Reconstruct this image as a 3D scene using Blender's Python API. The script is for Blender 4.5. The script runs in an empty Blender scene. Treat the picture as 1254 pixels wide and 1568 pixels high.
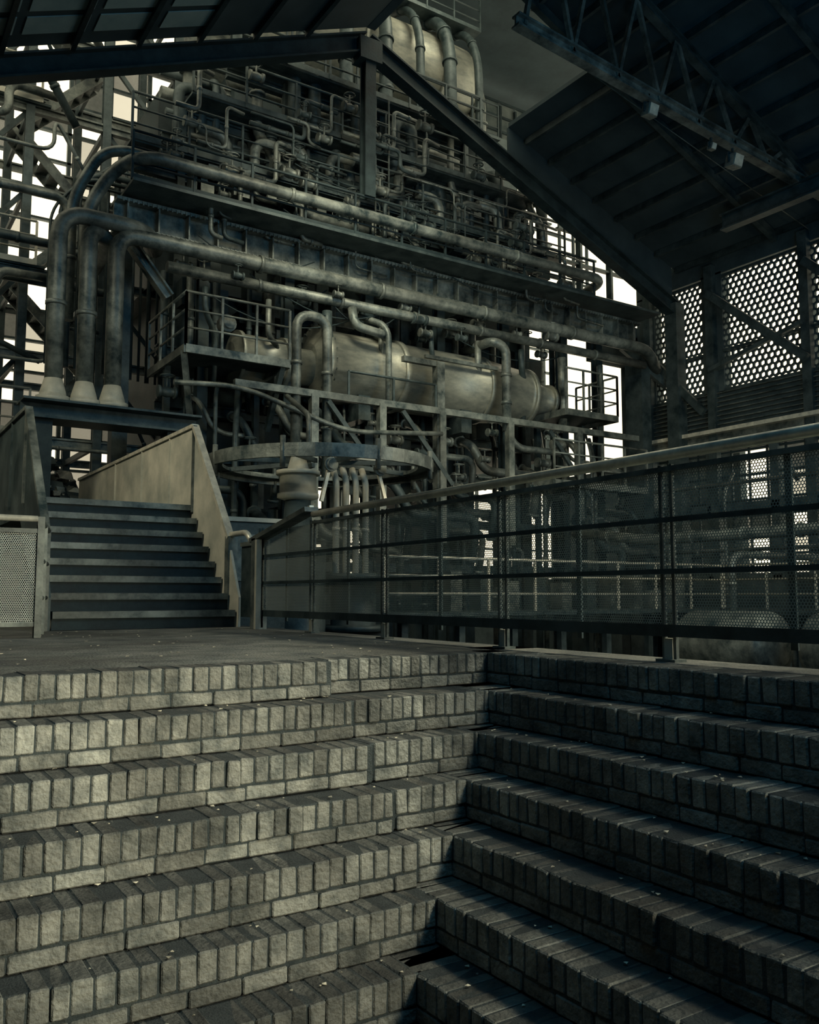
import bpy, math, random
from mathutils import Vector, Matrix
random.seed(7)
V=Vector
# ---------------------------------------------------------------- mesh builder
class MB:
    def __init__(s,name): s.n=name; s.v=[]; s.f=[]; s.m=[]; s.sm=[]; s.mats=[]
    def mi(s,mat):
        if mat not in s.mats: s.mats.append(mat)
        return s.mats.index(mat)
    def face(s,idx,mat,smooth=False):
        s.f.append(idx); s.m.append(s.mi(mat)); s.sm.append(smooth)
    def box(s,x0,x1,y0,y1,z0,z1,mat,j=0):
        b=len(s.v); R=(lambda:random.uniform(-j,j)) if j else (lambda:0)
        for z in(z0,z1):
            for y in(y0,y1):
                for x in(x0,x1): s.v.append((x+R(),y+R(),z+R()))
        for f in((0,2,3,1),(4,5,7,6),(0,1,5,4),(2,6,7,3),(0,4,6,2),(1,3,7,5)):
            s.face([b+i for i in f],mat)
    def beam(s,p0,p1,w,h,mat,ou=0,os=0):
        p0=V(p0);p1=V(p1);d=(p1-p0).normalized()
        up=V((0,0,1)) if abs(d.z)<.95 else V((0,1,0))
        sd=d.cross(up).normalized(); up=sd.cross(d).normalized()
        b=len(s.v)
        for p in(p0,p1):
            for a,c in((-1,-1),(1,-1),(1,1),(-1,1)):
                s.v.append(tuple(p+sd*(a*w/2+os)+up*(c*h/2+ou)))
        s.face([b,b+1,b+2,b+3][::-1],mat); s.face([b+4,b+5,b+6,b+7],mat)
        for i in range(4):
            k=(i+1)%4; s.face([b+i,b+k,b+4+k,b+4+i],mat)
    def ibeam(s,p0,p1,w,h,mat,t=.04):
        s.beam(p0,p1,w,t,mat,ou=h/2-t/2); s.beam(p0,p1,w,t,mat,ou=-h/2+t/2); s.beam(p0,p1,t,h-2*t,mat)
    def pipe(s,pts,r,mat,fil=None,n=10,collars=0,flange=False):
        P=[V(p) for p in pts]; fil=r*2.2 if fil is None else fil
        Q=[P[0]]
        for i in range(1,len(P)-1):
            a,b,c=P[i-1],P[i],P[i+1]
            f=min(fil,(a-b).length*.49,(c-b).length*.49)
            A=b+(a-b).normalized()*f; C=b+(c-b).normalized()*f
            for k in range(6):
                t=k/5; w=.82
                num=A*(1-t)**2+b*(2*t*(1-t)*w)+C*t*t; den=(1-t)**2+2*t*(1-t)*w+t*t
                Q.append(num/den)
        Q.append(P[-1])
        Q=[q for i,q in enumerate(Q) if i==0 or (q-Q[i-1]).length>1e-4]
        s.sweep(Q,[r]*len(Q),mat,n)
        if flange:
            for e,o in((0,1),(-1,-2)):
                d=(Q[o]-Q[e]).normalized(); s.sweep([Q[e],Q[e]+d*.06],[r*1.5]*2,mat,n)
        if collars:
            for i in range(len(P)-1):
                L=(P[i+1]-P[i]).length; d=(P[i+1]-P[i]).normalized()
                k=int(L/collars)
                for j in range(1,k+1):
                    c=P[i]+d*(L*j/(k+1)); s.sweep([c-d*.035,c+d*.035],[r*1.22]*2,mat,n)
    def sweep(s,Q,R,mat,n=12,cap=True):
        d=(Q[1]-Q[0]).normalized()
        up=V((0,0,1)) if abs(d.z)<.9 else V((1,0,0))
        sd=d.cross(up).normalized(); b=len(s.v)
        for i,q in enumerate(Q):
            if i==0: t=(Q[1]-Q[0])
            elif i==len(Q)-1: t=Q[-1]-Q[-2]
            else: t=(Q[i+1]-Q[i]).normalized()+(Q[i]-Q[i-1]).normalized()
            if t.length<1e-6: t=d
            t=t.normalized(); sd=(sd-t*sd.dot(t)).normalized(); u=sd.cross(t)
            for k in range(n):
                a=2*math.pi*k/n; s.v.append(tuple(q+(sd*math.cos(a)+u*math.sin(a))*R[i]))
        for i in range(len(Q)-1):
            for k in range(n):
                l=(k+1)%n; s.face([b+i*n+k,b+i*n+l,b+(i+1)*n+l,b+(i+1)*n+k],mat,True)
        if cap:
            s.face([b+k for k in range(n)][::-1],mat); s.face([b+(len(Q)-1)*n+k for k in range(n)],mat)
    def rev(s,p,ax,prof,mat,n=28):
        p=V(p);ax=V(ax).normalized(); up=V((0,0,1)) if abs(ax.z)<.9 else V((1,0,0))
        sd=ax.cross(up).normalized(); u=sd.cross(ax); b=len(s.v)
        for a,r in prof:
            for k in range(n):
                t=2*math.pi*k/n; s.v.append(tuple(p+ax*a+(sd*math.cos(t)+u*math.sin(t))*r))
        for i in range(len(prof)-1):
            flat=abs(prof[i][0]-prof[i+1][0])<.02 and abs(prof[i][1]-prof[i+1][1])>.0001
            for k in range(n):
                l=(k+1)%n; s.face([b+i*n+k,b+i*n+l,b+(i+1)*n+l,b+(i+1)*n+k],mat,not flat)
        s.face([b+k for k in range(n)][::-1],mat); s.face([b+(len(prof)-1)*n+k for k in range(n)],mat)
    def plate(s,pts,off,mat):
        b=len(s.v);n=len(pts);off=V(off)
        for p in pts: s.v.append(tuple(p))
        for p in pts: s.v.append(tuple(V(p)+off))
        s.face([b+i for i in range(n)],mat); s.face([b+n+i for i in range(n)][::-1],mat)
        for i in range(n):
            k=(i+1)%n; s.face([b+i,b+n+i,b+n+k,b+k],mat)
    def rail(s,pts,h,mat,rows=3,step=.9,r=.022,toe=True):
        for i in range(len(pts)-1):
            a=V(pts[i]);b=V(pts[i+1]);L=(b-a).length;k=max(1,round(L/step))
            for j in range(k+1):
                p=a+(b-a)*(j/k); s.beam(p,p+V((0,0,h)),.045,.045,mat)
            for q in range(rows):
                z=V((0,0,h*(q+1)/rows)); s.pipe([a+z,b+z],r if q<rows-1 else r*1.3,mat,n=8)
            if toe: s.beam(a+V((0,0,.06)),b+V((0,0,.06)),.015,.12,mat)
    def valve(s,p,q,m):
        p=V(p); s.rev(p-V((.14*q,0,0)),(1,0,0),[(0,.09*q),(.04*q,.09*q),(.05*q,.06*q),(.14*q,.08*q),(.23*q,.06*q),(.24*q,.09*q),(.28*q,.09*q)],m,10)
        s.pipe([p,p+V((0,0,.24*q))],.018*q,m,n=6)
        n=12; R=[p+V((.1*q*math.cos(2*math.pi*k/n),.1*q*math.sin(2*math.pi*k/n),.24*q)) for k in range(n+1)]
        s.sweep(R,[.013*q]*(n+1),m,5); s.beam(p+V((-.1*q,0,.24*q)),p+V((.1*q,0,.24*q)),.014*q,.014*q,m)
    def done(s,parent=None,bevel=0):
        me=bpy.data.meshes.new(s.n); me.from_pydata(s.v,[],s.f)
        for m in s.mats: me.materials.append(m)
        me.polygons.foreach_set('material_index',s.m); me.polygons.foreach_set('use_smooth',s.sm)
        me.update()
        o=bpy.data.objects.new(s.n,me); bpy.context.scene.collection.objects.link(o)
        if parent: o.parent=parent
        if bevel:
            md=o.modifiers.new('bevel','BEVEL'); md.width=bevel; md.segments=1; md.limit_method='ANGLE'
        return o
def empty(n):
    e=bpy.data.objects.new(n,None); bpy.context.scene.collection.objects.link(e); return e
# ---------------------------------------------------------------- materials
def mat(name,c0,c1,rough=.5,metal=0.,scale=3.,bump=.15,rand=False,detail=8,stretch=None,bscale=None,rr_=(.55,1.35),top_shade=0,rp=(.34,.66),blot=0):
    m=bpy.data.materials.new(name); m.use_nodes=True; nt=m.node_tree; N=nt.nodes; L=nt.links
    P=N['Principled BSDF']; P.inputs['Roughness'].default_value=rough; P.inputs['Metallic'].default_value=metal
    tc=N.new('ShaderNodeTexCoord'); mp=N.new('ShaderNodeMapping'); L.new(tc.outputs['Object'],mp.inputs[0])
    if stretch: mp.inputs['Scale'].default_value=stretch
    no=N.new('ShaderNodeTexNoise'); no.inputs['Scale'].default_value=scale; no.inputs['Detail'].default_value=detail; no.inputs['Roughness'].default_value=.68
    L.new(mp.outputs[0],no.inputs['Vector'])
    cr=N.new('ShaderNodeValToRGB'); cr.color_ramp.elements[0].position=rp[0]; cr.color_ramp.elements[1].position=rp[1]
    cr.color_ramp.elements[0].color=(*c0,1); cr.color_ramp.elements[1].color=(*c1,1)
    L.new(no.outputs[0],cr.inputs[0]); col=cr.outputs[0]
    g=N.new('ShaderNodeNewGeometry')
    def mul(col,val):
        mx=N.new('ShaderNodeMix'); mx.data_type='RGBA'; mx.blend_type='MULTIPLY'; mx.inputs[0].default_value=1
        L.new(col,mx.inputs[6]); L.new(val,mx.inputs[7]); return mx.outputs[2]
    if rand:
        mr=N.new('ShaderNodeMapRange'); mr.inputs[3].default_value=rr_[0]; mr.inputs[4].default_value=rr_[1]
        L.new(g.outputs['Random Per Island'],mr.inputs[0]); col=mul(col,mr.outputs[0])
    if blot:
        n3=N.new('ShaderNodeTexNoise'); n3.inputs['Scale'].default_value=blot; n3.inputs['Detail'].default_value=5
        L.new(tc.outputs['Object'],n3.inputs['Vector'])
        mr=N.new('ShaderNodeMapRange'); mr.inputs[1].default_value=.35; mr.inputs[2].default_value=.65; mr.inputs[3].default_value=.5; mr.inputs[4].default_value=1.25
        L.new(n3.outputs[0],mr.inputs[0]); col=mul(col,mr.outputs[0])
    if top_shade: # shade painted into the colour of upward facing surfaces
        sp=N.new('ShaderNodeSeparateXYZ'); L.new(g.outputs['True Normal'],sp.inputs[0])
        mr=N.new('ShaderNodeMapRange'); mr.inputs[1].default_value=.5; mr.inputs[2].default_value=.95; mr.inputs[3].default_value=1; mr.inputs[4].default_value=top_shade
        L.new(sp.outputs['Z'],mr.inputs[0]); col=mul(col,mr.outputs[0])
    L.new(col,P.inputs['Base Color'])
    rr=N.new('ShaderNodeMapRange'); rr.inputs[3].default_value=rough-.1; rr.inputs[4].default_value=min(1,rough+.2)
    L.new(no.outputs[0],rr.inputs[0]); L.new(rr.outputs[0],P.inputs['Roughness'])
    if bump:
        n2=N.new('ShaderNodeTexNoise'); n2.inputs['Scale'].default_value=bscale or scale*8; n2.inputs['Detail'].default_value=6
        L.new(tc.outputs['Object'],n2.inputs['Vector'])
        b=N.new('ShaderNodeBump'); b.inputs['Strength'].default_value=bump; b.inputs['Distance'].default_value=.03
        L.new(n2.outputs[0],b.inputs['Height']); L.new(b.outputs[0],P.inputs['Normal'])
    return m
BR=mat('sooty_brick',(.09,.105,.10),(.32,.335,.30),.9,0,7,.6,True,bscale=50,rr_=(.68,1.28),top_shade=.38,blot=1.3)
MO=mat('old_mortar',(.022,.034,.038),(.06,.078,.08),.95,0,14,.5,top_shade=.6)
CO=mat('platform_concrete',(.05,.065,.068),(.19,.20,.18),.85,0,3.2,.9,bscale=60,blot=.7)
ST=mat('dark_steel',(.010,.025,.030),(.07,.10,.105),.5,.35,2.5,.15)
SD=mat('sooty_steel',(.005,.015,.020),(.025,.047,.053),.6,.3,2.5,.15)
PI=mat('pipe_steel',(.022,.042,.048),(.235,.27,.25),.45,.4,3,.15,blot=.8)
PA=mat('painted_sheet',(.26,.29,.26),(.54,.54,.46),.5,.1,1.5,.05)
HR=mat('handrail_steel',(.42,.43,.38),(.80,.79,.66),.35,.4,6,.05)
TK=mat('tank_shell',(.12,.145,.14),(.32,.34,.29),.42,.4,1.3,.12,stretch=(1,1,2.5))
RF=mat('roof_sheet',(.011,.027,.035),(.032,.056,.066),.8,.0,.8,.1)
WL=mat('sooty_wall',(.012,.027,.033),(.05,.075,.080),.85,0,1.2,.3)
SL=mat('skylight_panel',(.12,.20,.22),(.26,.34,.34),.5,0,.7,.1)
DB=mat('dry_leaf',(.25,.25,.2),(.7,.66,.52),.8,0,9,.1,True)
def translucent(name,a0,a1,scale):
    m=mat(name,(.03,.05,.055),(.14,.17,.165),.4,0,scale,.1); nt=m.node_tree; N=nt.nodes; L=nt.links
    P=N['Principled BSDF']; g=N.new('ShaderNodeNewGeometry'); mr=N.new('ShaderNodeMapRange'); mr.inputs[3].default_value=a0; mr.inputs[4].default_value=a1
    L.new(g.outputs['Random Per Island'],mr.inputs[0])
    tr=N.new('ShaderNodeBsdfTransparent'); mx=N.new('ShaderNodeMixShader'); L.new(mr.outputs[0],mx.inputs[0])
    L.new(P.outputs[0],mx.inputs[1]); L.new(tr.outputs[0],mx.inputs[2]); L.new(mx.outputs[0],N['Material Output'].inputs['Surface']); return m
GL=translucent('grimy_pane',.05,.75,1.5); GP=translucent('sooty_pane',.0,.22,1.0)
def perf(name,axis):
    m=bpy.data.materials.new(name); m.use_nodes=True; nt=m.node_tree; N=nt.nodes; L=nt.links
    P=N['Principled BSDF']; P.inputs['Base Color'].default_value=(.36,.42,.40,1); P.inputs['Roughness'].default_value=.5; P.inputs['Metallic'].default_value=.2
    tc=N.new('ShaderNodeTexCoord'); sp=N.new('ShaderNodeSeparateXYZ'); L.new(tc.outputs['Object'],sp.inputs[0])
    def M(op,a,b=None):
        n=N.new('ShaderNodeMath'); n.operation=op
        for i,q in enumerate((a,b)):
            if q is None: continue
            if isinstance(q,(int,float)): n.inputs[i].default_value=q
            else: L.new(q,n.inputs[i])
        return n.outputs[0]
    p=.018
    v=M('DIVIDE',sp.outputs['Z'],p*.866); row=M('FLOOR',v); fv=M('SUBTRACT',M('SUBTRACT',v,row),.5)
    off=M('MULTIPLY',M('MODULO',M('ABSOLUTE',row),2),.5)
    u=M('ADD',M('DIVIDE',sp.outputs[axis],p),off); fu=M('SUBTRACT',M('SUBTRACT',u,M('FLOOR',u)),.5)
    d=M('SQRT',M('ADD',M('MULTIPLY',fu,fu),M('MULTIPLY',M('MULTIPLY',fv,fv),.75)))
    hole=M('LESS_THAN',d,.395)
    tr=N.new('ShaderNodeBsdfTransparent'); mx=N.new('ShaderNodeMixShader')
    L.new(hole,mx.inputs[0]); L.new(P.outputs[0],mx.inputs[1]); L.new(tr.outputs[0],mx.inputs[2])
    L.new(mx.outputs[0],N['Material Output'].inputs['Surface']); return m
PFY=perf('perforated_sheet_y','Y'); PFX=perf('perforated_sheet_x','X')

# ---------------------------------------------------------------- brick pit steps
r=.205;tx=.25;ty=.215;NS=10
def X(k): return 3.67-tx*k
def Y(k): return 4.545-ty*k
S=MB('brick_steps')
SEAM=2.45
def bw(kind): return random.uniform(.068,.086) if kind==0 else random.uniform(.19,.24)
def jj():
    return random.uniform(-.005,.004) if random.random()>.05 else -.012
for k in range(NS):
    z=-r*k
    off=.035 if k<5 else 0
    def yy(x): 
        if x<SEAM: return Y(k)-(off if k else 0)
        return Y(k)+(.12 if k==0 else 0)
    S.box(-4,SEAM-.01,yy(0)+.008,yy(0)+(.6 if k else .3),z-r+.002,z-.005,MO)
    S.box(SEAM-.01,X(k)+.3,yy(3)+.008,yy(3)+.6,z-r+.002,z-.005,MO)
    S.box(X(k)+.008,X(k)+.45,-3,yy(3)+.5,z-r+.002,z-.005,MO)
    for kind in(0,1):
        z0,z1=((z-.126,z-.001),(z-r+.003,z-.134))[kind]
        dep=.24 if kind==0 else .12
        x=-3.9+random.random()*.1
        while x<X(k)-.02:
            w=bw(kind)
            if x<SEAM<x+w: w=SEAM-x-.012 if SEAM-x>.05 else w; 
            x1=min(x+w-.008,X(k)+.0)
            j=jj()
            if x<SEAM+.001 and x1>SEAM+.02: x=SEAM+.02; continue
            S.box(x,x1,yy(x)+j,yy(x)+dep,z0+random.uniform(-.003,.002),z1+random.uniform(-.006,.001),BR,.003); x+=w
        y=yy(3)+(.24 if k else 0)
        while y>-3:
            w=bw(kind); j=jj()
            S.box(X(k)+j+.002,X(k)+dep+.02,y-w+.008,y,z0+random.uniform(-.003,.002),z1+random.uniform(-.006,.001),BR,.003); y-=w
so=S.done(bevel=.006)
F=MB('floor'); 
F.box(-6,SEAM,4.78,11.6,-.25,-.004,CO); F.box(SEAM,4.3,4.88,11.6,-.25,-.004,CO); F.box(3.89,4.3,-3.5,5.2,-.25,-.004,CO)
F.box(-6,4.3,11.6,19,-.25,-.01,CO)
F.box(-6,3,-3.5,3,-2.08,-1.98,CO)
F.box(-6,24,-6,31,-2.7,-2.5,CO)
F.box(4.18,4.3,-3.5,19,-2.5,-.25,WL)
F.done()
D=MB('leaf_litter')
for i in range(420):
    if i<120: x=random.uniform(-.5,3.8);y=random.uniform(4.95,9.5);z=0
    else:
        k=random.randint(1,8); z=-r*k
        if random.random()<.5: x=random.uniform(-1.5,X(k)-.05); y=random.uniform(Y(k)+.0,Y(k)+.2)
        else: y=random.uniform(.5,Y(k)); x=random.uniform(X(k)+.02,X(k)+.24)
    a=random.random()*6.28; q=random.uniform(.004,.014); c,s_=math.cos(a)*q,math.sin(a)*q
    D.plate([(x+c,y+s_,z+.004),(x-s_,y+c*.7,z+.006),(x-c,y-s_,z+.003),(x+s_,y-c*.7,z+.007)],(0,0,.002),DB)
D.done()
# ---------------------------------------------------------------- staircase
T=MB('steel_staircase')
X0,X1=1.96,4.02
for k in range(8):
    y=9.95+.235*k; z=.2*k
    T.box(X0,X1,y+.03,y+.05,z,z+.17,SD)
    T.box(X0,X1,y-.0,y+.30,z+.165,z+.2,ST)
    T.box(X0,X1,y-.012,y+.0,z+.125,z+.2,PI)
yt=9.95+.235*7
T.box(X0,X1,yt+.28,18.4,1.42,1.58,ST)
for xx,ff in((X1+.02,1),(X0-.06,0)):
    T.plate([(xx,9.9,0),(xx,9.9,.35),(xx,10.28,1.08),(xx,yt,2.68),(xx,18.4,2.68),(xx,18.4,1.35),(xx,yt+.25,1.35),(xx,10.25,0)],(.03,0,0),PA if ff else ST)
    T.beam((xx+.015,10.22,1.08),(xx+.015,yt,2.70),.09,.05,HR if ff else PI)
    T.beam((xx+.015,yt,2.70),(xx+.015,18.4,2.70),.09,.05,HR if ff else PI)
    for y in(12.6,14,15.6): T.beam((xx-.01,y,1.5),(xx-.01,y,2.68),.03,.02,PA if ff else ST)
    T.beam((xx,yt-.02,1.5),(xx,yt-.02,2.7),.05,.05,PI)
    for y in(13.5,16.5): T.beam((xx,y,-.0),(xx,y,1.4),.12,.12,ST)
T.box(X1+.0,X1+.12,10.2,10.32,0,1.1,PI)
T.pipe([(X1+.05,10.28,1.12),(X1+.05,9.75,1.12),(X1+.05,9.6,1.0)],.035,HR)
T.done()
# ---------------------------------------------------------------- railings
P=MB('perforated_railing')
RX=4.06
ys=[-3.1,-1.4,.3,1.9,3.45,4.96,6.6,8.0,9.3]
for y in ys:
    P.box(RX-.012,RX+.012,y-.05,y-.03,.0,1.14,PI); P.box(RX-.012,RX+.012,y+.03,y+.05,.0,1.14,PI)
    P.box(RX-.05,RX+.05,y-.07,y+.07,-.004,.012,PI)
    P.box(RX-.02,RX+.02,y-.03,y+.03,.0,.13,PA)
P.pipe([(RX,-3.1,1.2),(RX,8.0,1.2)],.034,HR,n=12)
P.box(RX-.02,RX+.02,-3.1,8.0,1.10,1.13,PI)
for z,h in((.8,.03),(.5,.03),(.14,.07)):
    P.box(RX-.03,RX-.015,-3.1,9.3,z,z+h,ST)
for i in range(len(ys)-1):
    m=(ys[i]+ys[i+1])/2
    P.box(RX+.015,RX+.03,m-.02,m+.02,.1,1.1,ST)
P.box(RX-.001,RX+.001,-3.1,9.3,.14,1.1,PFY)
P.beam((RX-.02,9.42,1.0),(RX-.02,8.0,1.25),.16,.05,PI); P.beam((RX-.02,9.42,1.03),(RX-.02,8.0,1.28),.05,.02,HR)
P.box(RX-.10,RX+.06,9.25,9.35,0,1.02,PI); P.box(RX-.12,RX-.06,9.15,9.2,0,1.0,PA)
P.box(RX-.01,RX+.01,9.35,9.85,.12,.95,ST); P.box(RX-.03,RX+.03,9.35,9.85,.95,1.0,PI)
P.done()
Q=MB('perforated_railing')
for x in(-2.6,-1.1,.25,1.53):
    Q.box(x-.03,x+.03,8.37,8.43,0,1.0,PI)
Q.pipe([(-3,8.4,1.06),(1.5,8.4,1.06)],.028,HR); Q.box(-3,1.5,8.38,8.42,.93,.97,PI); Q.box(-3,1.5,8.385,8.415,.1,.14,PI)
Q.box(-3,1.5,8.399,8.401,.14,.93,PFX)
Q.box(1.5,1.56,8.38,8.42,0,1.08,PI)
Q.rail([(1.53,8.4,0),(1.86,9.8,0)],1.05,PI,toe=False)
Q.done()
# ---------------------------------------------------------------- machinery
M=empty('blast_furnace_machinery')
B=MB('body_shell')
B.box(5.9,17.0,18.9,22,4.2,7.2,SD); B.box(5.9,9.5,18.9,22,1.5,4.2,SD); B.box(12.8,14.0,19,22,-2.5,4.2,SD); B.box(5.5,16.2,18.6,22,7.2,11.6,SD); B.box(7.5,15,19.2,22,11.6,13.2,SD)
for x in (6,7.9,9.9,11.9,13.9,15.9,17.2):
    B.ibeam((x,18.5,-2.5),(x,18.5,11.5 if x<15 else 8),.3,.3,ST)
    B.ibeam((x,16.9,-2.5),(x,16.9,7.3),.22,.22,SD)
for z in(4.4,5.6,9.0,10.4):
    B.ibeam((5.5,18.35,z),(16.0,18.35,z),.2,.25,ST)
for i in range(70):
    x=random.uniform(5.6,15.2); z=random.uniform(4.3,11); w=random.uniform(.2,.8); h=random.uniform(.2,.7)
    B.box(x,x+w,18.2-random.uniform(0,.25),18.9,z,z+h,random.choice((SD,ST,ST,PI)))
B.done(M)
G=MB('main_girder')
G.ibeam((4.1,16.6,7.6),(18.4,16.6,7.6),.5,.62,PI,.06)
for i in range(24): G.box(4.3+i*.6,4.33+i*.6,16.38,16.8,7.33,7.87,PI)
for i in range(150):
    for z in(7.33,7.87): G.box(4.2+i*.094,4.23+i*.094,16.33,16.36,z-.02+(.02 if z<7.5 else -.03),z+.02,PI) 
G.beam((4.2,16.2,7.98),(18.4,16.2,7.98),1.1,.06,ST)
G.rail([(4.2,15.75,8.0),(16.0,15.75,8.0)],.95,SD,rows=3,step=1.2)
G.ibeam((4.3,16.6,7.3),(5.2,16.6,6.2),.2,.2,PI)
G.beam((17.9,16.6,7.2),(19.2,16.2,6.2),.15,.2,ST)
G.box(18.3,18.65,16.3,16.9,-2.5,7.3,ST)
G.box(4.4,4.7,17.4,17.7,-2.5,7.9,ST)
G.done(M)
R=MB('riser_pipes')
def base(x,y,z,rr):
    R.rev((x,y,z),(0,0,1),[(0,rr*1.9),(.1,rr*1.9),(.1,rr*1.5),(.16,rr*1.5),(.42,rr*1.02)],PA,16)
for x,y in((3.02,16),(3.54,16),(4.03,16)): base(x,y,3.72,.15)
R.pipe([(3.02,16,3.8),(3.02,16,7.2),(4.6,16,7.2),(5.0,16.9,7.2)],.15,PI,.45,14,collars=2.2)
R.pipe([(3.54,16,3.8),(3.54,16,7.0),(4.0,16.4,7.02),(4.1,18,7.0)],.15,PI,.4,14,collars=2.2)
R.pipe([(4.03,16,3.8),(4.03,16,7.02),(18.2,15.95,7.02),(18.9,16.3,6.6)],.15,PI,.4,14,collars=3.4)
R.pipe([(3.6,16.6,5.5),(3.6,16.6,7.6),(4.0,16.2,8.35),(4.4,15.6,8.45),(16.2,15.6,8.45),(16.4,16.6,8.4)],.12,PI,.4,14,collars=3)
R.pipe([(3.4,16.9,5.5),(3.4,16.9,7.9),(3.8,16.5,8.7),(4.2,16.4,8.85),(7.8,16.4,8.85),(8.1,16.4,8.5),(9.6,16.4,8.5)],.10,PI,.35,12,collars=2)
R.ibeam((2.5,16,3.55),(5.6,16,3.55),.7,.34,ST); R.box(2.7,3,15.8,16.2,-2.5,3.4,SD); R.box(5,5.3,15.8,16.2,-2.5,3.4,SD)
R.pipe([(5.0,16.1,6.62),(18.2,16.1,6.62)],.11,PI,collars=2)
R.pipe([(4.6,16.0,8.15),(10.1,16.0,8.15),(10.4,16.0,8.1),(18,16.0,8.1)],.08,PI,collars=2)
R.done(M)
K=MB('horizontal_boiler')
K.rev((8.4,16.9,5.4),(1,0,0),[(0,.45),(.12,.72),(.12,.86),(.26,.86),(.26,.79),(2.05,.79),(2.05,.84),(2.2,.84),(2.2,.79),(4.5,.79),(4.5,.84),(4.62,.84),(4.62,.80),(5.9,.68),(6.0,.68),(6.0,.74),(6.12,.74),(6.12,.5),(6.9,.36),(6.9,.44),(7.0,.44),(7.0,.2)],TK,40)
K.rev((6.6,16.9,5.3),(1,0,0),[(0,.3),(.1,.5),(.1,.56),(.18,.56),(.18,.5),(1.1,.5),(1.1,.56),(1.2,.56),(1.2,.4),(1.9,.4)],TK,28)
for x in(9.4,12.2): K.box(x,x+.3,16.4,17.4,4.2,4.75,ST)
K.beam((10.9,16.02,5.75),(13.0,16.02,5.75),.08,.08,PI)
for a in range(22):
    t=a/22*2*math.pi
    K.rev((8.5,16.9+.82*math.cos(t),5.4+.82*math.sin(t)),(1,0,0),[(-.03,.03),(.2,.03)],PI,6)
K.done(M)
U=MB('portal_pipes')
U.pipe([(7.55,15.7,3.0),(7.55,15.7,6.05),(8.25,15.7,6.05),(8.25,15.7,2.6)],.10,PI,.3,12,collars=1.4,flange=True)
U.pipe([(12.6,16.9,6.3),(12.6,15.7,6.3),(13.0,15.7,6.2),(13.0,15.7,4.2)],.11,PI,.3,12,collars=1.0)
U.box(10.95,11.15,15.6,15.8,2.7,5.55,PI); U.beam((10.1,15.7,5.5),(11.1,15.7,5.5),.12,.12,PI)
U.pipe([(9.8,15.8,4.4),(9.8,15.8,6.2),(9.3,16.6,6.6)],.07,PI,.3)
U.pipe([(9.0,16.0,6.5),(9.0,15.9,6.1),(9.9,15.9,6.0),(9.9,17,6.3)],.1,PI,.25)
U.beam((6.2,15.6,4.42),(17.3,15.6,4.42),.12,.14,PI); U.pipe([(5.0,15.5,4.25),(6.3,15.5,4.35),(8.6,15.5,3.7),(11,15.5,3.9)],.05,PI,.5)
for x in(7.9,9.5,11.05,13.0,15.2): U.beam((x,15.6,1.5 if x<14 else 2.2),(x,15.6,4.4),.16,.16,PI)
for x in(8.2,10,14.2): U.beam((x,15.55,4.3),(x+1.3,15.55,2.8),.07,.1,ST)
for i in range(9):
    x=5.8+i*1.35; U.pipe([(x,16.2,6.4),(x,16.2,5.9-.3*(i%2)),(x+.35,16.5,5.6),(x+.35,16.6,4.6)],random.choice((.06,.08,.11)),PI if i%2 else ST,.25)
for i in range(26):
    x=5.6+i*.45+random.uniform(-.12,.12); rr=random.choice((.03,.045,.06)); y=random.uniform(15.9,17.6)
    U.pipe([(x,y,-1),(x,y,random.uniform(3.4,4.3)),(x+.2,y+.4,4.6)],rr,random.choice((PI,ST)),.2,8,collars=1.5)
for i in range(20):
    x=5.6+i*.58+random.uniform(-.12,.12); rr=random.choice((.04,.06,.09))
    U.pipe([(x,17.9,4.4),(x,17.9,7.2)],rr,random.choice((PI,ST)),.2,8,collars=1.0)
U.rail([(8.7,15.6,4.5),(10.9,15.6,4.5)],.5,ST,rows=1,toe=False)
U.done(M)
A=MB('service_balconies')
def grate(x0,x1,y0,y1,z):
    A.box(x0,x1,y0,y1,z-.03,z,ST); A.beam((x0,y0,z-.06),(x1,y0,z-.06),.06,.16,PI); A.beam((x0,y0,z-.06),(x0,y1,z-.06),.06,.16,PI); A.beam((x1,y0,z-.06),(x1,y1,z-.06),.06,.16,PI)
grate(5.2,7.3,15.5,17.8,4.98); A.rail([(5.2,17.8,4.98),(5.2,15.5,4.98),(7.3,15.5,4.98)],1.02,PI,rows=3,step=.75,toe=False)
A.beam((5.2,15.6,4.9),(5.6,16.3,3.7),.1,.12,PI); A.beam((7.2,15.6,4.9),(7.2,16.3,3.7),.1,.12,ST)
A.rev((6.1,15.9,5.6),(0,-1,0),[(0,.17),(.2,.17),(.2,.12),(.28,.12)],PI,16)
grate(14.9,16.7,15.7,17.2,4.95); A.rail([(14.9,15.7,4.95),(16.7,15.7,4.95),(16.7,17.2,4.95)],1.05,PI,rows=3,step=.6,toe=False)
grate(14.2,17.4,15.4,16.4,3.1); A.rail([(14.2,15.4,3.1),(17.4,15.4,3.1)],1.0,PI,rows=3,toe=False)
for x,z in((5.3,4.9),(7.2,4.9),(15,4.9),(16.6,4.9),(14.3,3.0),(17.3,3.0)): A.beam((x,16.9,-2.5),(x,16.9,z),.12,.12,SD)
A.done(M)
W=MB('upper_pipework')
def sb(x,z,y,rr,m,w=.6,h=.7):
    W.pipe([(x-w*1.6,y,z),(x-w*.5,y,z),(x-w*.5,y,z-h),(x+w*.5,y,z-h),(x+w*.5,y,z+.1),(x+w*1.5,y,z+.1)],rr,m,.3,10)
hz=[9.35,9.7,10.05,10.5,10.95,11.5,12.1]
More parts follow.
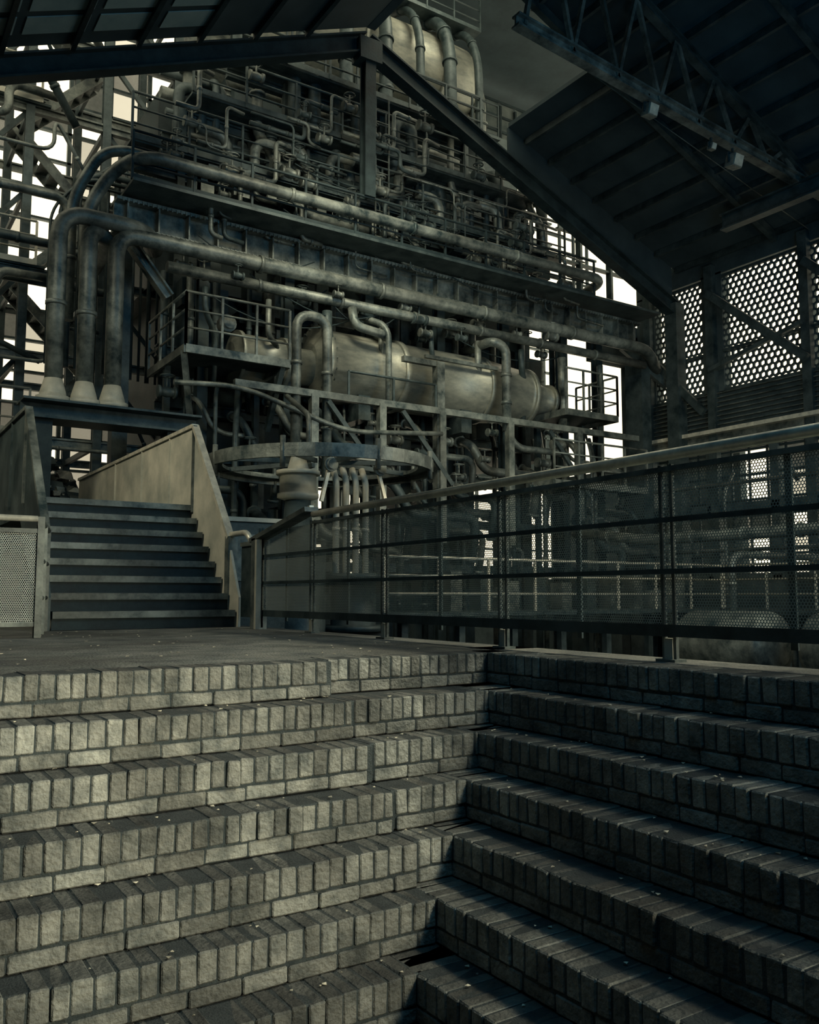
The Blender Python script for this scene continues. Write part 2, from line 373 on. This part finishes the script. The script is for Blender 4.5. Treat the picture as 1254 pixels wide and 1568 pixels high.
for i,z in enumerate(hz):
    x0=5.2+.5*random.random(); x1=16.0-.45*i; xs=x0
    y=17.1+.12*i; rr=random.choice((.07,.1,.13)); pts=[(xs,y,z)]
    while xs<x1-2.2:
        xs+=random.uniform(1.2,2.6); pts.append((xs,y,pts[-1][2])); dz=random.choice((-.3,.3,-.45)) ; nz=min(z+.2,max(z-.4,pts[-1][2]+dz)); pts.append((xs,y,nz))
    pts.append((x1,y,pts[-1][2])); W.pipe(pts,rr,(PI,ST)[i%2],.25,10,collars=1.5)
for i in range(24):
    x=5.5+i*.42+random.uniform(-.1,.1); z=random.uniform(9.2,10.2); h=random.uniform(.8,2.4); y=16.8+random.random()*.8; rr=random.choice((.06,.09,.12,.15))
    top=min(z+h,12.6-abs(x-9.5)*.3)
    k=i%3; m=(ST,PI,ST)[k]
    if k==0: W.pipe([(x,y,z),(x,y,top),(x+.5,y,top),(x+.5,y,z+.3)],rr,m,.3,10)
    elif k==1: W.pipe([(x,y,top+.5),(x,y,z+.4),(x+.4,y-.1,z),(x+.4,y-.1,z-.6)],rr,m,.3,10,flange=True)
    else: W.pipe([(x,y,z-.5),(x,y,top),(x,y+1,top+.2)],rr,m,.3,10,collars=.8)
for i in range(5): sb(6.7+i*1.8,9.9+.2*(i%3),16.7,.11,PI)
for z,x0,x1 in((9.25,4.4,15.8),(10.6,5.6,14.8),(11.9,6.6,13.0)):
    W.beam((x0,17.0,z),(x1,17.0,z),.7,.05,ST); W.rail([(x0,16.6,z),(x1,16.6,z)],.95,ST,rows=3,step=1.1); W.ibeam((x0,17.4,z-.15),(x1,17.4,z-.15),.15,.22,ST)
for x in(5.6,8,10.5,13,15.0): W.beam((x,17.3,7.9),(x,17.3,12.2 if 6<x<14 else 10.6),.16,.16,ST)
W.done(M)
VC=MB('valves_and_conduits')
for i in range(90):
    x=random.uniform(5,15.4); z=random.choice((random.uniform(8.1,9.2),random.uniform(9.3,12.2),random.uniform(2.6,4.3),random.uniform(6.3,6.9)))
    if z>9.3 and z>12.6-abs(x-9.2)*.42: continue
    VC.valve((x,random.uniform(15.9,16.6),z),random.uniform(.8,1.4),random.choice((PI,ST,PI)))
for i in range(70):
    x=random.uniform(4.8,14.5); y=random.uniform(16.0,16.5); z=random.choice((random.uniform(8.1,9.0),random.uniform(9.2,11.3))); l=random.uniform(.6,2.6); d=random.choice((-.7,.5,-.4,.9))
    if z>12.0-abs(x-9.2)*.42: continue
    VC.pipe([(x,y,z),(x+l*.6,y,z),(x+l*.6,y,z+d),(x+l,y+.1,z+d)],random.choice((.018,.025,.035,.05)),random.choice((PI,ST)),.12,7,collars=.5)
for i in range(16): # sagging cables
    x=random.uniform(5,13); y=15.9+random.random()*.5; z=random.uniform(6.2,9.6); l=random.uniform(1.5,3.5); sg=random.uniform(.2,.6)
    VC.sweep([V((x+l*t/10,y,z-sg*4*(t/10)*(1-t/10))) for t in range(11)],[.015]*11,SD,5)
for i in range(22):
    x=random.uniform(5,15); z=random.uniform(8.1,8.7); VC.box(x,x+random.uniform(.15,.4),16.5,16.8,z,z+random.uniform(.2,.5),random.choice((PI,ST)))
for i in range(12):
    VC.beam((9.75,16.3,8.1+i*.3),(10.1,16.3,8.1+i*.3),.02,.02,PI)
for x in(9.75,10.1): VC.beam((x,16.3,8),(x,16.3,11.7),.03,.03,PI)
VC.done(M)
L=MB('lower_pipework')
for i in range(30):
    x=5+i*.43; y=15.9+random.random()*1.4; z=random.uniform(1.2,3.9); rr=random.choice((.05,.08,.11)); l=random.uniform(.7,2.2); m=random.choice((ST,PI,PI))
    L.pipe([(x,y+.6,z+.8),(x,y,z+.6),(x+.3,y,z),(x+l,y,z),(x+l,y+.2,z-1.0)],rr,m,.3,10,flange=True)
for z in(1.0,2.1,3.2): L.beam((5.2,17.3,z),(17.6,17.3,z),.16,.2,ST)
for i in range(5):
    x=5.5+i*.85; L.box(x,x+random.uniform(.3,.6),17.2,18.2,random.uniform(.2,1.6),random.uniform(2,3.6),random.choice((SD,ST)))
L.box(5.3,11.8,17.4,18.8,-2.5,.4,SD)
L.beam((6.0,14.6,.0),(18.5,14.6,.0),1.2,.08,ST); L.rail([(8.6,14.0,.05),(18.5,14.0,.05)],1.05,HR,rows=3,step=1.3,toe=False)
for i in range(8): L.beam((8+i*1.4,14.6,-2.5),(8+i*1.4,14.6,0),.15,.15,ST)
for i in range(10):
    x=11+i*.8; L.box(x,x+.3,15.2,15.6,-.1,random.uniform(.4,1.1),random.choice((PI,ST,PI)))
# second walkway and drums in the low bay behind the railing
L.rail([(18.3,4,.05),(18.3,13.9,.05)],1.05,PA,rows=3,step=1.3,toe=False); L.beam((18.7,4,0),(18.7,13.9,0),.9,.08,ST)
for y in(5,8,11,13.5): L.beam((18.4,y,-2.5),(18.4,y,0),.14,.14,ST)
for y in(7.5,10.3): L.rev((15.2,y,-.6),(0,1,0),[(0,.4),(.1,.62),(.2,.66),(1.9,.66),(2.0,.62),(2.1,.4)],PI,24)
for y in(7.9,9.1,10.7,11.9): L.box(14.7,15.7,y,y+.2,-2.5,-1.0,ST)
L.pipe([(15.2,8.5,0),(15.2,8.5,1.6),(15.2,13.5,1.6),(15.2,15.8,1.9)],.12,PI,.3,12,collars=1.6)
L.pipe([(15.2,11.3,0),(15.2,11.3,1.2),(18.9,11.3,1.2)],.08,PI,.3,10,collars=1.2)
L.done(M)
E=MB('charging_ring')
cx,cy=7.25,14.0
n=48
for (ra,rb,z0,z1) in((1.75,2.0,2.66,2.72),(1.97,2.03,2.56,2.78)):
    b=len(E.v)
    for k in range(n):
        a=2*math.pi*k/n
        for q,z in((ra,z0),(rb,z0),(rb,z1),(ra,z1)): E.v.append((cx+q*math.cos(a),cy+q*math.sin(a),z))
    for k in range(n):
        l=(k+1)%n
        for j in range(4):
            j2=(j+1)%4; E.face([b+k*4+j,b+l*4+j,b+l*4+j2,b+k*4+j2],PI,False)
for a in range(8):
    t=a*math.pi/4; E.beam((cx+1.9*math.cos(t),cy+1.9*math.sin(t),2.68),(cx+.3*math.cos(t),cy+.3*math.sin(t),2.75),.06,.08,ST)
    E.pipe([(cx+2.0*math.cos(t),cy+2.0*math.sin(t),2.4),(cx+2.0*math.cos(t),cy+2.0*math.sin(t),2.9)],.045,PI)
E.rev((6.65,13.7,2.0),(0,0,1),[(0,.2),(.05,.36),(.12,.36),(.12,.32),(.45,.32),(.45,.38),(.52,.38),(.52,.2),(.8,.12),(.9,.12)],PA,24)
for x in(7.35,7.55,7.75,7.95): E.pipe([(x,13.6,-.2),(x,13.6,2.4),(x,13.75,2.65)],.06,PA,.1,collars=.9)
E.rev((7.65,13.5,-.25),(0,0,1),[(0,.55),(.1,.55),(.1,.4),(.9,.4),(.9,.5),(1.0,.5)],ST,20)
E.rev((6.65,13.7,-2.5),(0,0,1),[(0,.5),(3.6,.5),(3.6,.3),(4.52,.22)],ST,20)
E.beam((7.2,13.5,2.8),(7.0,13.5,2.0),.06,.06,HR); E.beam((8.1,13.5,2.8),(8.3,13.5,2.1),.06,.06,HR); E.beam((7.1,13.5,2.85),(8.2,13.5,2.85),.08,.12,PA)
for x in(7.15,8.15): E.rev((x,13.45,2.65),(0,-1,0),[(0,.13),(.05,.13),(.05,.09),(.1,.09)],PI,14)
E.pipe([(7.0,14,2.75),(7.0,14,3.6),(7.3,15.6,4.3)],.05,PI,.2)
E.box(5.0,6.2,13.2,14.2,-2.5,1.55,ST); E.box(4.95,6.25,13.15,14.25,1.55,1.62,PA); E.box(5.2,5.9,13.17,13.2,.6,1.35,PI)
E.box(7.2,8.1,13.2,13.9,-2.5,-.25,SD)
E.done(M)
H=MB('upper_drums')
H.rev((8.6,20.5,15.6),(1,0,0),[(0,.6),(.25,1.15),(.4,1.25),(2.6,1.25),(2.6,1.33),(2.75,1.33),(2.75,1.25),(5.2,1.25),(5.2,1.33),(5.3,1.33),(5.3,1.25),(6.3,1.2),(6.8,.95),(7.1,.4)],TK,40)
H.rev((6.6,20.5,13.9),(1,0,0),[(0,.5),(.2,.75),(5,.75),(5.2,.5)],PI,30)
for x in(9,10.3,11.5,12.6,13.6,14.6): H.pipe([(x,18.7,11.4),(x,18.7,14.2+random.random()),(x+.1,18.9,15.8),(x+.1,19.4,16.8),(x+.1,20.4,17.2)],random.choice((.12,.18)),ST,.5,12,collars=1)
for x in(8.9,11.4,14.3): H.beam((x,20,13),(x,20,14.6),.4,.4,ST)
H.rail([(7.8,18.6,13.3),(15.2,18.6,13.3)],1.0,SD,rows=3); H.beam((7.8,18.9,13.28),(15.2,18.9,13.28),.8,.08,ST)
H.rail([(8.5,19.4,17.0),(15.2,19.4,17.0)],1.0,ST,rows=3); H.beam((8.5,19.6,17.0),(15.2,19.6,17.0),.5,.06,ST)
H.pipe([(15.4,19.8,11),(15.4,19.8,15.2),(15.2,20,15.9)],.25,PI,.4,14,collars=1)
H.box(14.9,16.4,19.2,22,11.5,13.8,ST)
H.done(M)
# ---------------------------------------------------------------- left steelwork against the light
C=MB('steel_scaffold_tower')
for x in(1.6,3.0,4.6,6.2,7.6):
    for y in(19.5,22.5): C.ibeam((x,y,-2.5),(x,y,17),.18,.18,ST)
for z in(1.5,3.6,5.4,7.2,9.0,10.8,12.6,14.4):
    for y in(19.5,22.5): C.ibeam((-2,y,z),(8,y,z),.14,.18,PI)
    for x in(1.6,3.0,4.6,6.2): C.beam((x,19.5,z),(x,22.5,z),.08,.12,ST)
    if z in (3.6,7.2,10.8,14.4):
        C.rail([(-1.5,19.3,z+.1),(3.2,19.3,z+.1)],.95,PA,rows=3,step=.9)
        C.beam((-1.5,19.6,z+.1),(3.4,19.6,z+.1),.5,.05,ST)
for i,z in enumerate((1.5,3.6,5.4,7.2,9.0,10.8,12.6)):
    C.beam((1.6,19.6,z),(3.0,19.6,z+1.8),.08,.1,ST); C.beam((4.6,19.6,z+1.8),(6.2,19.6,z),.08,.1,ST)
    s0=1 if i%2 else -1
    a=V((3.8-.9*s0,21,z+.1));b=V((3.8+.9*s0,21,z+1.9))
    for o in(-.35,.35): C.beam(a+V((0,o,0)),b+V((0,o,0)),.04,.22,PI)
    for q in range(8):
        c=a+(b-a)*(q/8); C.box(c.x-.12,c.x+.12,20.65,21.35,c.z,c.z+.04,PI)
for i in range(12):
    z=3.4+i*.85; y=18.2+random.random()*.8; rr=random.choice((.04,.06,.09)); e=random.uniform(2.0,5.2)
    C.pipe([(-3,y,z),(e,y,z),(e,y+.1,z+random.choice((-1.2,1.2,.8))),(e+1.0,y+.4,z+random.choice((-.6,.9)))],rr,random.choice((ST,PI)),.3,10,collars=1.6)
for i in range(14):
    x=3.3+i*.2; C.pipe([(x,18.4+.05*i,5),(x,18.4+.05*i,8.2+i*.22),(x+.5,18.4+.1*i,8.9+i*.2),(x+2,18.6,9.0+i*.16)],random.choice((.03,.05,.07)),ST,.3,8)
C.done()
Z=MB('rubble_heap')
for i in range(260):
    x=random.gauss(3.3,.7); y=random.gauss(19.2,.5); z=1.7+2.0*math.exp(-((x-3.3)**2)/1.2)*random.random()-.4; q=random.uniform(.06,.2)
    Z.box(x-q,x+q,y-q,y+q,z-q*.6,z+q*.6,random.choice((WL,CO,PI)),q*.5)
Z.box(1.5,5.2,18.6,20.2,-.1,1.9,WL,.2)
Z.done()
# ---------------------------------------------------------------- roof, trusses, walls
def zr(x): return 12.62-.425*abs(x-9.2)
def zq(x): return (12.75-.425*(9.2-x)) if x<9.2 else 13.6-.40*(x-9.2)
O=MB('ceiling')
def slab(xa,xb,ya,yb,m,dz=.0,t=.1,f=zq):
    O.plate([(xa,ya,f(xa)+dz),(xb,ya,f(xb)+dz),(xb,yb,f(xb)+dz),(xa,yb,f(xa)+dz)],(0,0,t),m)
slab(-6,9.19,-6,15.6,RF); slab(9.2,19.6,-6,13.0,RF); slab(13.4,19.6,13.0,16.0,RF)
O.plate([(13.4,16.0,zr(13.4)-.1),(19.3,16.0,zr(19.3)-.1),(19.3,16.0,zq(19.3)),(13.4,16.0,zq(13.4))],(0,.06,0),RF)
O.box(9.1,9.3,-6,15.6,12.7,13.7,RF)
for y in(13.5,14.2,14.9):
    for x in(1.0,2.15,3.3,4.45): slab(x,x+1.0,y-.26,y+.26,SL,-.03,.02)
for i in range(13):
    x=10+i*.78; O.beam((x,-6,zq(x)-.08),(x,15.9 if x>13.4 else 13.0,zq(x)-.08),.08,.16,ST)
for i in range(12):
    x=-5+i*1.15; O.beam((x,-6,zq(x)-.08),(x,15.6,zq(x)-.08),.08,.14,SD)
for y in(12.8,9.1,5.3,1.4): O.beam((9.4,y,zq(9.4)-.2),(19.4,y,zq(19.4)-.2),.14,.2,ST)
O.box(5.5,24,16.1,26.2,18.6,18.8,RF)  # high slab added over the machinery to cut the sky wash
O.done()
gt=MB('gable_truss')
for xa,xb in((-3,9.2),(9.2,19.1)):
    gt.ibeam((xa,15.8,zr(xa)-.15),(xb,15.8,zr(xb)-.15),.3,.42,SD)
gt.ibeam((9.25,15.8,12.3),(9.25,15.8,8.95),.26,.26,SD)
gt.box(8.95,9.5,15.6,16.0,12.0,12.5,SD)
gt.box(18.95,19.3,15.6,16,-2.5,8.4,ST)
gt.done()
for y in(11.0,7.2,3.4):
    t=MB('roof_truss')
    zb=lambda x:10.1-.085*(x-12)
    t.ibeam((9.4,y,zb(9.4)),(19.2,y,zb(19.2)),.2,.24,PI)
    t.ibeam((9.4,y,zq(9.4)-.3),(19.2,y,zq(19.2)-.3),.18,.2,ST)
    for i in range(8):
        xa=9.6+i*1.15; t.beam((xa,y,zb(xa)),(xa+.57,y,zq(xa+.57)-.3),.07,.09,PI); t.beam((xa+.57,y,zq(xa+.57)-.3),(xa+1.15,y,zb(xa+1.15)),.07,.09,PI)
    t.box(19.05,19.35,y-.15,y+.15,-2.5,9.2,ST)
    t.done()
cb=MB('crane_runway_beam'); cb.ibeam((17.6,-2,9.35),(17.6,13.0,9.35),.25,.4,ST)
cb.pipe([(12.7,12.9,11.7),(19.3,11.8,9.15)],.012,PI,n=6)
cb.done()
def flood(x,y,z,s=1.,m=PI):
    f=MB('floodlight')
    f.beam((x,y,z+.45*s),(x,y,z+.15*s),.04,.04,ST)
    f.beam((x-.2*s,y,z+.15*s),(x+.2*s,y,z+.15*s),.05,.03,ST)
    for q in(-.2,.2): f.beam((x+q*s,y,z+.16*s),(x+q*s,y,z-.1*s),.03,.03,ST)
    f.plate([(x-.18*s,y-.12*s,z-.22*s),(x+.18*s,y-.12*s,z-.22*s),(x+.18*s,y-.2*s,z+.08*s),(x-.18*s,y-.2*s,z+.08*s)],(0,.26*s,.03*s),m)
    f.plate([(x-.16*s,y-.13*s,z-.20*s),(x+.16*s,y-.13*s,z-.20*s),(x+.16*s,y-.21*s,z+.06*s),(x-.16*s,y-.21*s,z+.06*s)],(0,-.015,0),HR)
    f.done()
flood(12.75,11,9.75,.7); flood(15.3,11,9.45,.8); flood(14.6,11,9.55,.4); flood(11.6,7.2,9.75,.8,ST)
WX=19.4
wr=MB('wall_right')
def wb(y0,y1,z0,z1,m=WL): wr.box(WX,WX+.3,y0,y1,z0,z1,m)
wb(-6,17.4,8.95,9.6); wb(-6,17.4,4.15,5.75); wb(-6,17.4,-2.6,.9); wb(-6,17.4,2.45,2.75)
wy=[(16.75,15.1)]+[(14.45-i*2.5,12.2-i*2.5) for i in range(7)]
prev=17.4
for a,b in wy: wb(a,prev,5.7,9.0); prev=b
wb(-6,prev,5.7,9.0)
for i in range(8): wr.beam((WX-.06,-6,4.85+i*.12),(WX-.06,16.9,4.85+i*.12),.10,.02,PI)
wr.box(WX-.35,WX,-6,17,4.6,4.7,HR); wr.box(WX-.12,WX,-6,17,4.3,4.6,PI)
for y in(16.9,14.75,12.0,9.6,7.1,4.6,2.1): wr.box(WX-.18,WX,y-.12,y+.12,-2.5,9.2,ST)
for i in range(12): wb(16.9-i*1.9-.12,16.9-i*1.9+.12,.8,4.2)
for i in range(8):
    y=16-i*1.8; wr.pipe([(WX-.5,y,-2),(WX-.5,y,random.uniform(1.5,3.6)),(WX-.1,y,random.uniform(3,4))],random.choice((.04,.07)),random.choice((ST,PI)),.2)
for z in(3.2,1.5): wr.pipe([(WX-.45,-3,z),(WX-.45,16.5,z)],.05,PI,collars=1.5)
wr.done()
pitch=.175
def honey(name,y0,y1,z0,z1):
    h=MB(name); ro=pitch/math.sqrt(3); ri=pitch*.385; row=0; z=z0
    while z<z1+.01:
        y=y0+(pitch/2 if row%2 else 0)
        while y<y1+.05:
            b=len(h.v)
            for q,xx in((ro,WX+.05),(ri,WX+.05),(ri,WX+.10)):
                for k in range(6):
                    a=math.pi/6+k*math.pi/3; h.v.append((xx,y+q*math.cos(a),z+q*math.sin(a)))
            for k in range(6):
                l=(k+1)%6; h.face([b+k,b+l,b+6+l,b+6+k],WL); h.face([b+6+k,b+6+l,b+12+l,b+12+k],WL)
            y+=pitch
        z+=pitch*.866; row+=1
    for zz in(z0-.05,(z0*2+z1)/3,z1): h.box(WX-.02,WX+.06,y0,y1,zz-.03,zz+.05,ST)
    h.done()
for i,(a,b) in enumerate(wy): honey('window_%d'%(i+1),b,a,5.8,8.85)
br=MB('wall_bracing')
br.beam((WX-.3,14.7,8.4),(WX-.3,11.9,6.0),.12,.2,ST); br.beam((WX-.3,16.9,7.3),(WX-.3,14.9,5.2),.12,.2,ST); br.beam((WX-.3,11.9,8.4),(WX-.3,9.4,6.0),.12,.2,ST)
br.beam((WX-.3,12.0,6.9),(WX-.3,14.7,6.3),.1,.1,ST)
br.done()
lw=MB('window_9')
for i in range(40):
    y=-4+i*.525; lw.box(WX+.1,WX+.15,y,y+.05,.9,4.15,SD)
    for a,b in((.9,1.4),(1.4,1.9),(1.9,2.4),(2.8,3.45),(3.45,4.1)):
        if random.random()<.5: lw.box(WX+.12,WX+.125,y+.05,y+.525,a,b,GL)
for z in(.9,1.4,1.9,2.4,2.8,3.45,4.1): lw.box(WX+.08,WX+.15,-5,17,z-.03,z+.03,SD)
lw.done()
wk=MB('wall_back'); BY=26.0
def kb(x0,x1,z0,z1): wk.box(x0,x1,BY,BY+.3,z0,z1,WL)
kb(-7,24,-2.6,1.0); kb(-7,.5,1.2,24); kb(9.8,18.5,4.4,12.4); kb(9.8,26,17.5,24)
kb(18.5,24,4.4,7.0)
for x in [.5+i*1.15 for i in range(21)]:
    h=.05 if x<17 else .03
    wk.box(x-h,x+h,BY-.05,BY+.1,1,22,ST)
for z in [1.2+i*.9 for i in range(24)]: wk.box(.5,24,BY-.05,BY+.1,z-.035,z+.035,ST)
for i in range(9):
    for j in range(24):
        if random.random()<.6: wk.box(.5+i*1.15,1.65+i*1.15,BY+.02,BY+.03,1.2+j*.9,2.1+j*.9,GL)
wk.done()
we=MB('wall_end')
we.box(18.8,19.7,17.4,17.7,-2.6,4.2,WL); we.box(17.6,19.7,17.4,17.7,7.0,7.9,WL); we.box(19.0,19.7,17.4,17.7,4.2,8.2,WL)
for z in(8.6,9.7,10.6): we.box(16.4,20,17.45,17.6,z-.03,z+.03,ST)
for x in(17.2,18.4): we.box(x-.04,x+.04,17.4,17.6,7.9,10.6,ST)
we.done()
wh=MB('wall_high')
for i in range(16): wh.beam((13+i*.7,23.5,11),(13+i*.7,23.5,18),.08,.1,SD)
for i in range(14): wh.beam((13,23.5,11+i*.55),(24,23.5,11+i*.55),.05,.08,SD)
for i in range(15):
    for j in range(13):
        if i<7 or j>7: wh.box(13.04+i*.7,13.66+i*.7,23.55,23.56,11.03+j*.55,11.52+j*.55,GP)
wh.done()
wl=MB('wall_left'); wl.box(-6.3,-6,-6,26.3,-2.6,12,WL); wl.done()
wf=MB('wall_front'); wf.box(-6.3,19.7,-6.3,-6,-2.6,13.8,WL); wf.done()
wq=MB('wall_side'); wq.box(24,24.3,17.4,26.3,-2.6,5,WL); wq.done()
# ---------------------------------------------------------------- camera, world, lights
cd=bpy.data.cameras.new('camera'); c=bpy.data.objects.new('camera',cd); bpy.context.scene.collection.objects.link(c)
cd.sensor_fit='HORIZONTAL'; cd.sensor_width=36; cd.lens=38.5; c.location=(0,0,.38); cd.clip_start=.05
c.rotation_euler=(math.radians(95.4),0,math.radians(-33.2)); bpy.context.scene.camera=c
bpy.context.scene.view_settings.view_transform='Standard'
w=bpy.data.worlds.new('world'); bpy.context.scene.world=w; w.use_nodes=True
bg=w.node_tree.nodes['Background']; bg.inputs[0].default_value=(1,.89,.64,1); bg.inputs[1].default_value=1.8
def area(n,loc,tgt,sx,sy,pw,col,spread=180):
    l=bpy.data.lights.new(n,'AREA'); l.shape='RECTANGLE'; l.size=sx; l.size_y=sy; l.energy=pw; l.color=col; l.spread=math.radians(spread)
    o=bpy.data.objects.new(n,l); bpy.context.scene.collection.objects.link(o); o.location=loc
    o.rotation_euler=(V(tgt)-V(loc)).to_track_quat('-Z','Y').to_euler(); return o
CR=(1,.88,.62); TE=(.17,.61,.95)
area('entrance_lamp',(4.4,-4.6,1.5),(1.3,4.5,.1),1.6,1.0,62,CR,38)
area('bay_fill',(8,-4.5,8.5),(9,16,6),7,3,310,TE)  # unseen teal fill added to lift the shadows on the machinery
area('overhead_fill',(1.5,1,8.0),(2,5,0),5,5,85,TE)  # added ambient fill with no fixture, tints pit and floor teal
area('boiler_lamp',(7,11.5,10.2),(10.5,17,5.2),3,1.5,200,CR,100)
area('stair_fill',(-2,9,7),(4,13.5,1.8),1.5,1.5,110,CR,90)  # unseen light added on the left to make up for weak window light
area('lower_hall_fill',(12,9,3.6),(13,15.5,0.8),5,1.2,170,CR)  # added to brighten the hall under the machinery, no visible source
area('low_bay_fill',(17.5,3.5,3.8),(17,11,.3),2,1.5,150,CR)  # extra unseen light brightening right wall and bay behind the railing
area('rail_fill',(7,2.5,6),(4,4.5,1),1,1,75,CR,60)  # added source standing in for window light on the top rail
area('truss_fill',(10,3.5,3),(14.5,10.5,10),2,2,95,TE)  # unseen uplight added so the roof and trusses show
area('drum_fill',(13,17.2,17.9),(12,20.5,15.6),2,1,110,CR)  # unseen warm light added to brighten the upper drums
area('tower_fill',(-3,14,9),(3.5,20,8),1.5,1.5,130,CR)  # added out of view to lift the dark scaffold tower
